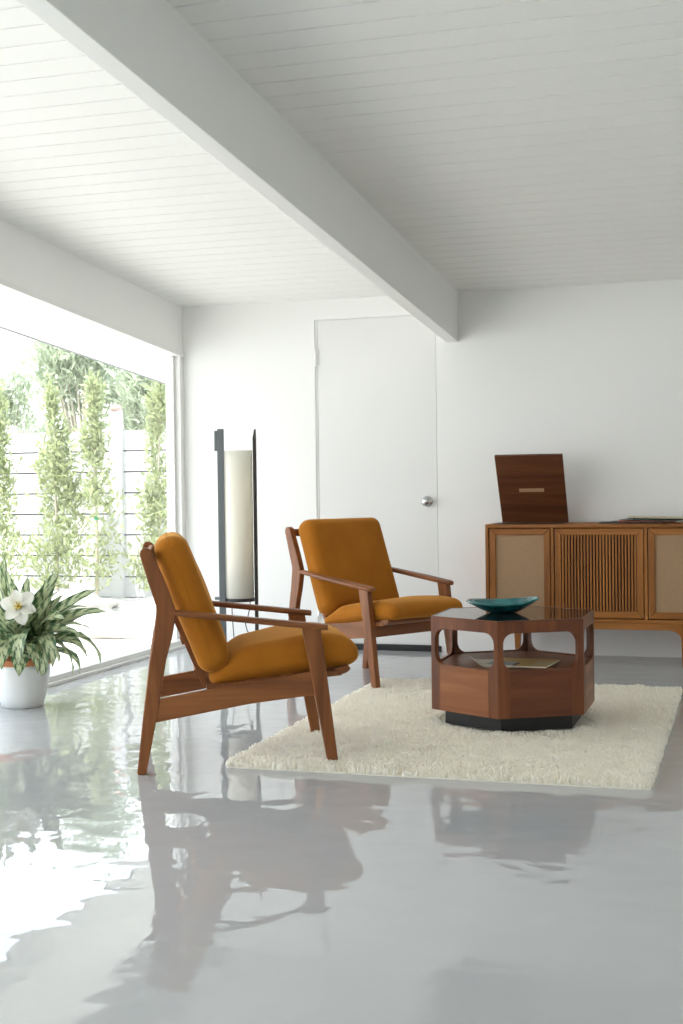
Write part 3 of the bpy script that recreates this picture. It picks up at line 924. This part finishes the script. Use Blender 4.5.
def make_plant():
    px, py = -3.235, 5.43
    r = empty('potted_plant', (px, py, 0))
    tag(r, 'variegated leafy plant with one white bloom in a white pot by the window', 'potted plant')
    cer = plain('white_glazed_pot', (236, 237, 236), 0.3); terra = plain('terracotta_lip', (196, 122, 76), 0.7)
    out = [(0.001, 0.0), (0.088, 0.0), (0.096, 0.004), (0.108, 0.05), (0.121, 0.11), (0.129, 0.17), (0.131, 0.198)]
    pot = MB().lathe(out + [(0.120, 0.200), (0.112, 0.15), (0.001, 0.15)], 56).build('pot', cer, r, smooth=True)
    MB().lathe([(0.1165, 0.196), (0.131, 0.1985), (0.132, 0.224), (0.128, 0.228), (0.1175, 0.226), (0.1165, 0.196)], 56).build('terracotta_rim', terra, pot, smooth=False)
    MB().lathe([(0.001, 0.15), (0.1145, 0.15), (0.1165, 0.203), (0.06, 0.212), (0.001, 0.215)], 32).build('soil', plain('dark_soil', (52, 40, 32), 0.95), r, smooth=True)
    lm = leafmat('variegated_leaf', (80, 112, 76), (208, 216, 176), True, 0.35)
    V = []; F = []; UV = []
    rnd = random.Random(5)
    def leaf(*a, **k):
        v, f, u = leaf_geo(*a, **k); b = len(V)
        V.extend(v); F.extend([tuple(i + b for i in q) for q in f]); UV.extend(u)
    n = 46
    for i in range(n):
        t = i / n
        az = i * 2.39996 + rnd.uniform(-.3, .3)
        tg = max(0.0, -math.cos(az))                     # leaves on the glass side stay upright and short
        el = R(82 - 58 * t + rnd.uniform(-8, 8)) + tg * 0.35
        L = (0.37 - 0.08 * t + rnd.uniform(-.03, .05)) * (1 - 0.36 * tg)
        W = 0.092 + rnd.uniform(-.014, .016)
        droop = R(14 + 96 * t + rnd.uniform(-10, 25)) * (1 - 0.5 * tg)
        rb = rnd.uniform(0.0, 0.06)
        leaf((rb * math.cos(az) + 0.03 * tg, rb * math.sin(az), 0.22 + rnd.uniform(0, 0.05)), az, min(el, R(88)), L, W, droop, twist=rnd.uniform(-.5, .5))
    # the arching leaves on the room side that the photograph shows (azimuth, rise, length, width, droop, height)
    for (az, el, L, W, dr, z) in ((-70, 70, .40, .09, 30, .25), (-140, 88, .46, .085, 6, .26), (-60, 60, .38, .09, 60, .26), (-30, 52, .40, .09, 70, .26), (-6, 42, .47, .085, 48, .26), (-110, 78, .40, .09, 15, .26), (-125, 84, .44, .09, 10, .26), (-80, 80, .42, .095, 20, .25), (180, 86, .42, .085, 8, .26), (-150, 82, .43, .09, 12, .26), (-22, 34, .40, .08, 60, .27), (-35, 40, .38, .085, 150, .27), (-62, 44, .36, .10, 165, .28), (-78, 36, .32, .10, 150, .27),
                                  (-100, 44, .34, .10, 165, .26), (-48, 20, .34, .085, 100, .27), (12, 30, .40, .08, 120, .27), (-28, 62, .42, .09, 40, .25), (-52, 72, .42, .095, 30, .25),
                                  (-92, 66, .36, .09, 50, .25), (-12, 74, .43, .09, 25, .25), (-130, 52, .30, .09, 130, .26), (22, 60, .42, .085, 45, .25), (-40, 30, .36, .09, 175, .28), (-15, 22, .36, .08, 130, .28)):
        leaf((0.05 * math.cos(R(az)), 0.05 * math.sin(R(az)), z), R(az), R(el), L, W, R(dr), twist=rnd.choice((-1, 1)) * rnd.uniform(.3, 1.15))
    Va = np.array(V)
    lim = (XL - 0.045) - px + 0.02
    Va[:, 0] = np.where(Va[:, 0] < lim + 0.05, lim + 0.05 - 0.05 * np.tanh((lim + 0.05 - Va[:, 0]) / 0.05), Va[:, 0])
    Va[:, 2] = np.maximum(Va[:, 2], 0.012)
    raw_mesh('leaves', Va, np.array(F), lm, r, uv=np.array(UV), smooth=True)
    # white bloom facing the room
    c = Vector((0.130, -0.232, 0.485))
    fm = leafmat('white_petal', (244, 243, 236), (236, 234, 222), False, 0.35)
    ax = Vector((0.35, -0.90, 0.22)).normalized(); e1 = ax.cross(Vector((0, 0, 1))).normalized(); e2 = e1.cross(ax)
    V = []; F = []; UV = []
    for k in range(6):
        a = R(60 * k + 15); d = (e1 * math.cos(a) + e2 * math.sin(a))
        sd = ax.cross(d)
        b = len(V); L = 0.078 if k % 2 else 0.086; W = 0.068 if k % 2 == 0 else 0.056
        for i in range(9):
            t = i / 8
            w = W * (math.sin(PI * min(1, 0.12 + 0.86 * t)) ** 0.7)
            out_ = math.sin(t * 1.5) * 0.035 - 0.028 * t * t + (0.003 if k % 2 else 0)
            for j in range(5):
                s = j / 2 - 1
                V.append(tuple(c + d * (L * t) + ax * (out_ + 0.007 * abs(s) ** 1.5 + 0.003 * math.sin(9 * t + 4 * s)) + sd * (s * w / 2))); UV.append((t, s))
        for i in range(8):
            for j in range(4): q = b + i * 5 + j; F.append((q, q + 1, q + 6, q + 5))
    fl = raw_mesh('flower', V, np.array(F), fm, r, uv=np.array(UV), smooth=True)
    ym = plain('yellow_stamen', (226, 196, 70), 0.6)
    st = MB()
    for k in range(6):
        a = R(60 * k); d = e1 * math.cos(a) + e2 * math.sin(a)
        st.tube([tuple(c - ax * 0.004), tuple(c + ax * 0.025 + d * 0.006), tuple(c + ax * 0.046 + d * 0.016)], [0.003, 0.0022, 0.0036], 6)
    st.lathe([(0.001, -0.006), (0.012, -0.004), (0.015, 0.003), (0.008, 0.009), (0.001, 0.010)], 12, fn=lambda p: tuple(c + e1 * p[0] + e2 * p[1] + ax * p[2]))
    st.build('stamens', ym, fl, smooth=True)
    MB().tube([(0.0, -0.03, 0.2), (0.004, -0.07, 0.33), (0.09, -0.18, 0.45), tuple(c - ax * 0.004)], [0.008, 0.007, 0.006, 0.006], 8).build('flower_stem', plain('green_stem', (92, 122, 66), 0.5), fl, smooth=True)
make_plant()

# ------------------------------------------------------------------ garden
def make_garden():
    g = NT('pale_gravel'); g.set(Roughness=0.9)
    v = g.coord()
    n = g.noise(v, 26, 5)
    g.col(g.mix(n, lin((208, 205, 200)), lin((182, 178, 170))))
    g.bump(g.noise(v, 60, 4), 0.5, 0.02)
    nx, ny = 90, 70
    xs = np.linspace(-26, 20, nx); ys = np.linspace(-16, 24, ny)
    X, Y = np.meshgrid(xs, ys, indexing='ij')
    Z = -0.06 + 0.0 * X
    idx = np.arange(nx * ny).reshape(nx, ny)
    F = np.stack([idx[:-1, :-1], idx[1:, :-1], idx[1:, 1:], idx[:-1, 1:]], -1).reshape(-1, 4)
    gr = raw_mesh('ground', np.stack([X, Y, Z], -1).reshape(-1, 3), F, g.m, smooth=True); struct(gr)
    # low pale landscape rocks by the window wall
    rk = plain('bleached_rock', (176, 172, 166), 0.9)
    rocks = [(-4.35, 8.75, .42, .14, 'flat bleached rock lying on the gravel nearest the window corner'), (-5.55, 9.1, .50, .13, 'long low bleached rock on the gravel midway between window and fence'),
             (-5.9, 10.55, .62, .15, 'large bleached rock at the foot of the white fence'), (-4.7, 10.4, .42, .15, 'smaller bleached rock right of the large one below the fence')]
    for i, (x, y, rad, h, lab) in enumerate(rocks):
        bm = bmesh.new(); bmesh.ops.create_icosphere(bm, subdivisions=4, radius=1.0)
        for vv in bm.verts:
            p = vv.co
            k = 1 + 0.16 * math.sin(p.x * 4.1 + i) * math.cos(p.y * 3.7 + 2 * i) + 0.09 * math.sin(p.z * 7 + p.x * 5 + i) + 0.04 * math.sin(p.x * 15 + p.y * 13)
            vv.co = Vector((p.x * rad * k, p.y * rad * 0.7 * k, (p.z * k * h if p.z > 0 else p.z * 0.05)))
        me = bpy.data.meshes.new('rock'); bm.to_mesh(me); bm.free()
        for pl in me.polygons: pl.use_smooth = True
        me.materials.append(rk)
        o = bpy.data.objects.new('rock', me); COL.objects.link(o); o.location = (x, y, -0.05); o.rotation_euler = (0, 0, i * 1.3)
        tag(o, lab, 'rock', 'bleached rocks in the garden')
    # fence of wide white boards
    FY = 11.8; x0, x1 = -15.0, -2.2
    fe = empty('fence', ((x0 + x1) / 2, FY, -0.06))
    tag(fe, 'white fence of wide horizontal boards along the garden', 'fence')
    ox = (x0 + x1) / 2
    fm = paint('fence_paint', (198, 198, 198), 0.7)
    mb = MB(); bh = 0.2065
    for k in range(8):
        mb.box(x0 - ox, x1 - ox, 0, 0.04, 0.0 + k * bh + 0.006, (k + 1) * bh - 0.008)
    mb.box(x0 - ox, x1 - ox, 0.022, 0.034, 0.0, 8 * bh - 0.012, 1)
    mb.build('board_panel', [fm, plain('fence_gap_batten', (70, 72, 72), 0.8)], fe)
    for (px, h) in ((-14.0, 1.66), (-12.0, 1.66), (-10.0, 1.66), (-8.0, 1.66), (-5.93, 1.84), (-4.0, 1.66)):
        p = MB().box(px - 0.06 - ox, px + 0.06 - ox, -0.05, 0.02, 0.0, h).build('fence_post', fm, fe, bevel=0.004)
        if h > 1.8:
            MB().lathe([(0.001, h), (0.05, h), (0.058, h + 0.02), (0.045, h + 0.05), (0.001, h + 0.06)], 20, c=(px - ox, -0.015, 0)).build('post_cap', plain('red_cap', (196, 150, 140), 0.6), p, smooth=True)
    MB().box(-7.35 - ox, -7.10 - ox, -0.02, 0.10, 8 * bh - 0.008, 8 * bh + 0.07).build('fence_cap_block', fm, fe, bevel=0.004)

    def leaf_cloud(P, D, L, W):
        """P centres, D directions, sizes -> folded diamond leaves (two quads' worth as one quad)"""
        n = len(P)
        D = D / np.linalg.norm(D, axis=1, keepdims=True)
        q = rng.normal(size=(n, 3)); s = np.cross(D, q); s /= np.maximum(np.linalg.norm(s, axis=1, keepdims=True), 1e-6)
        nr = np.cross(D, s)
        L = L[:, None]; W = W[:, None]
        V = np.stack([P, P + D * L * .5 + s * W * .5 + nr * W * .18, P + D * L, P + D * L * .5 - s * W * .5 + nr * W * .18], 1)
        F = (np.arange(n) * 4)[:, None] + np.array([[0, 1, 2, 3]])
        return V.reshape(-1, 3), F
    bark = plain('pale_bark', (176, 166, 148), 0.9); green_tie = plain('green_tie', (40, 150, 110), 0.6)
    LM1 = leafmat('young_leaf', (140, 152, 106), (182, 188, 146), False, 0.5)
    LM2 = leafmat('oleander_leaf', (150, 164, 136), (190, 198, 172), False, 0.45)
    # espaliered columns in front of the fence
    def column(x, y, h, rad, n, lab, lean=0.0, gap=0.0, tie=False, twin=False):
        r = empty('columnar_tree', (x, y, -0.06))
        tag(r, lab, 'tree', 'slim young trees in front of the fence')
        tr = MB()
        for dx in ((-0.04, 0.05) if twin else (0.0,)):
            tr.tube([(dx, 0, 0), (dx + 0.01, 0.01, h * .3), (dx * .6 + lean * .5, -0.01, h * .6), (lean, 0, h * .97)], [0.018, 0.015, 0.011, 0.004], 8)
        tr.build('trunk', bark, r, smooth=True)
        if tie: MB().lathe([(0.014, 0), (0.022, 0.004), (0.022, 0.03), (0.014, 0.034)], 12, c=(0.008, 0.005, 0.78)).build('trunk_tie', green_tie, r)
        nc = 46
        ct = np.sort(rng.random(nc)) * 0.93 + 0.08
        ca = rng.random(nc) * 2 * PI
        cr = rad * np.clip(1.25 - ct, 0.22, 1) * np.clip(0.45 + ct * 3, 0, 1) * np.sqrt(rng.random(nc)) * 1.1
        i = rng.integers(0, nc, n)
        if gap:
            i = i[rng.random(n) > gap * np.exp(-((ct[i] - .32) / .17) ** 2)]
        m = len(i)
        sg = rad * np.clip(1.15 - ct[i], 0.20, 1) * 0.34
        P = np.stack([cr[i] * np.cos(ca[i]) + lean * ct[i], cr[i] * np.sin(ca[i]) * .55, h * ct[i]], 1)
        P += rng.normal(size=(m, 3)) * np.stack([sg, sg * .6, np.full(m, 0.085)], 1)
        P[:, 2] = np.clip(P[:, 2], 0.12, None)
        a = rng.random(m) * 2 * PI
        D = np.stack([np.cos(a) * .7, np.sin(a) * .7, rng.uniform(-.1, 1.5, m)], 1) + rng.normal(size=(m, 3)) * .35
        V, F = leaf_cloud(P, D, rng.uniform(.055, .11, m), rng.uniform(.018, .036, m))
        raw_mesh('foliage', V, F, LM1, r)
    column(-7.02, 11.36, 1.98, 0.24, 1900, 'slim pale-green tree before the fence, cut by the left edge of the view')
    column(-6.34, 11.30, 2.02, 0.26, 2700, 'fullest slim pale-green tree before the fence, just right of the small white cap block')
    column(-5.89, 11.25, 2.00, 0.22, 1900, 'slim pale-green tree before the fence with a green tie on its bare stem', tie=True, gap=0.7)
    column(-5.30, 11.36, 2.06, 0.24, 2100, 'slim pale-green tree before the fence just right of the red-capped post', lean=0.04)
    # larger shrubs behind the fence
    def shrub(x, y, h, rad, n, lab, zmin=0.3):
        r = empty('oleander_tree', (x, y, -0.06))
        tag(r, lab, 'tree', 'leafy trees behind the fence')
        tk = MB(); tips = []
        nb = 26
        for k in range(nb):
            a = k * 2.4; rr = rad * (0.25 + 0.75 * ((k * 0.618) % 1)); zt = h * (0.55 + 0.45 * math.cos(rr / rad * 1.35)) 
            p = np.array((rr * math.cos(a), rr * math.sin(a) * .8, zt)); tips.append(p)
            m_ = p * 0.5 + np.array((0, 0, h * .12))
            tk.tube([(0.05 * math.cos(a), 0.05 * math.sin(a), 0), tuple(m_), tuple(p)], [0.022, 0.012, 0.004], 6)
        tk.build('branches', bark, r, smooth=True)
        tips = np.array(tips)
        i = rng.integers(0, nb, n); u = rng.uniform(0.45, 1.05, n)[:, None]
        P0 = tips[i]; mid = P0 * .5 + np.array((0, 0, h * .12))
        P = mid + (P0 - mid) * u + rng.normal(size=(n, 3)) * np.array((.13, .13, .12))
        D = (P0 - mid) / np.linalg.norm(P0 - mid, axis=1, keepdims=True) + rng.normal(size=(n, 3)) * .75
        V, F = leaf_cloud(P, D, rng.uniform(.11, .19, n), rng.uniform(.024, .042, n))
        raw_mesh('foliage', V, F, LM2, r)
    shrub(-8.75, 14.4, 2.50, 0.9, 2600, 'low leafy tree behind the fence, above the white cap block')
    shrub(-7.35, 13.9, 3.15, 0.80, 4200, 'tallest leafy tree behind the fence, reaching up to the eave')
    shrub(-6.1, 13.7, 2.75, 0.85, 5200, 'dense leafy tree behind the fence, next to the window jamb')
make_garden()

# ------------------------------------------------------------------ light
w = bpy.data.worlds.new('sky'); S.world = w; w.use_nodes = True
nt = w.node_tree; nt.nodes.clear()
wo = nt.nodes.new('ShaderNodeOutputWorld'); bg = nt.nodes.new('ShaderNodeBackground')
tc = nt.nodes.new('ShaderNodeTexCoord'); sx = nt.nodes.new('ShaderNodeSeparateXYZ'); rp = nt.nodes.new('ShaderNodeValToRGB')
rp.color_ramp.elements[0].position = 0.0; rp.color_ramp.elements[0].color = (0.965, 0.975, 1.0, 1)
rp.color_ramp.elements[1].position = 0.8; rp.color_ramp.elements[1].color = (0.72, 0.84, 1.0, 1)
nt.links.new(tc.outputs['Generated'], sx.inputs[0]); nt.links.new(sx.outputs[2], rp.inputs[0])
nt.links.new(rp.outputs[0], bg.inputs[0]); nt.links.new(bg.outputs[0], wo.inputs[0])
bg.inputs[1].default_value = 1.0

def light(name, kind, loc, rot, **kw):
    d = bpy.data.lights.new(name, kind)
    for k, v in kw.items(): setattr(d, k, v)
    o = bpy.data.objects.new(name, d); COL.objects.link(o); o.location = loc; o.rotation_euler = rot
    return o
sd = Vector((0.42, 0.55, -1.45)).normalized()           # direction the sunlight travels
sun = light('sun', 'SUN', (-8, -4, 10), (0, 0, 0), energy=3.0, angle=R(0.6), color=(1.0, 0.975, 0.94))
sun.rotation_euler = sd.to_track_quat('-Z', 'Y').to_euler()

def portal(name, loc, rot, sx_, sy_):
    o = light(name, 'AREA', loc, rot, energy=1.0, shape='RECTANGLE', size=sx_, size_y=sy_)
    o.data.cycles.is_portal = True
    return o
portal('window_portal', (XL - 0.12, (wy0 + wy1) / 2, 1.05), (0, R(-90), 0), 2.3, wy1 - wy0)

# ------------------------------------------------------------------ camera
cd = bpy.data.cameras.new('camera'); cam = bpy.data.objects.new('camera', cd); COL.objects.link(cam)
cd.sensor_fit = 'VERTICAL'; cd.sensor_height = 36.0; cd.lens = 1321.48 * 36 / 1024
Rm = ((0.95584422, 0.2936083, -0.01248992), (-0.00644838, -0.02153589, -0.99974728), (-0.29380308, 0.9556832, -0.01869166))
rt, dn, fw = (Vector(v) for v in Rm)
M = Matrix((rt, -dn, -fw)).transposed().to_4x4(); M.translation = Vector((0, 0, 1.0))
cam.matrix_world = M
cd.clip_start = 0.05; cd.clip_end = 200
S.camera = cam

S.view_settings.view_transform = 'Standard'; S.view_settings.look = 'None'
S.view_settings.gamma = 1.0; S.view_settings.use_curve_mapping = False
S.view_settings.exposure = 2.08
S.cycles.use_denoising = True
S.cycles.max_bounces = 14; S.cycles.diffuse_bounces = 8; S.cycles.glossy_bounces = 6; S.cycles.transparent_max_bounces = 16
S.cycles.sample_clamp_indirect = 8.0
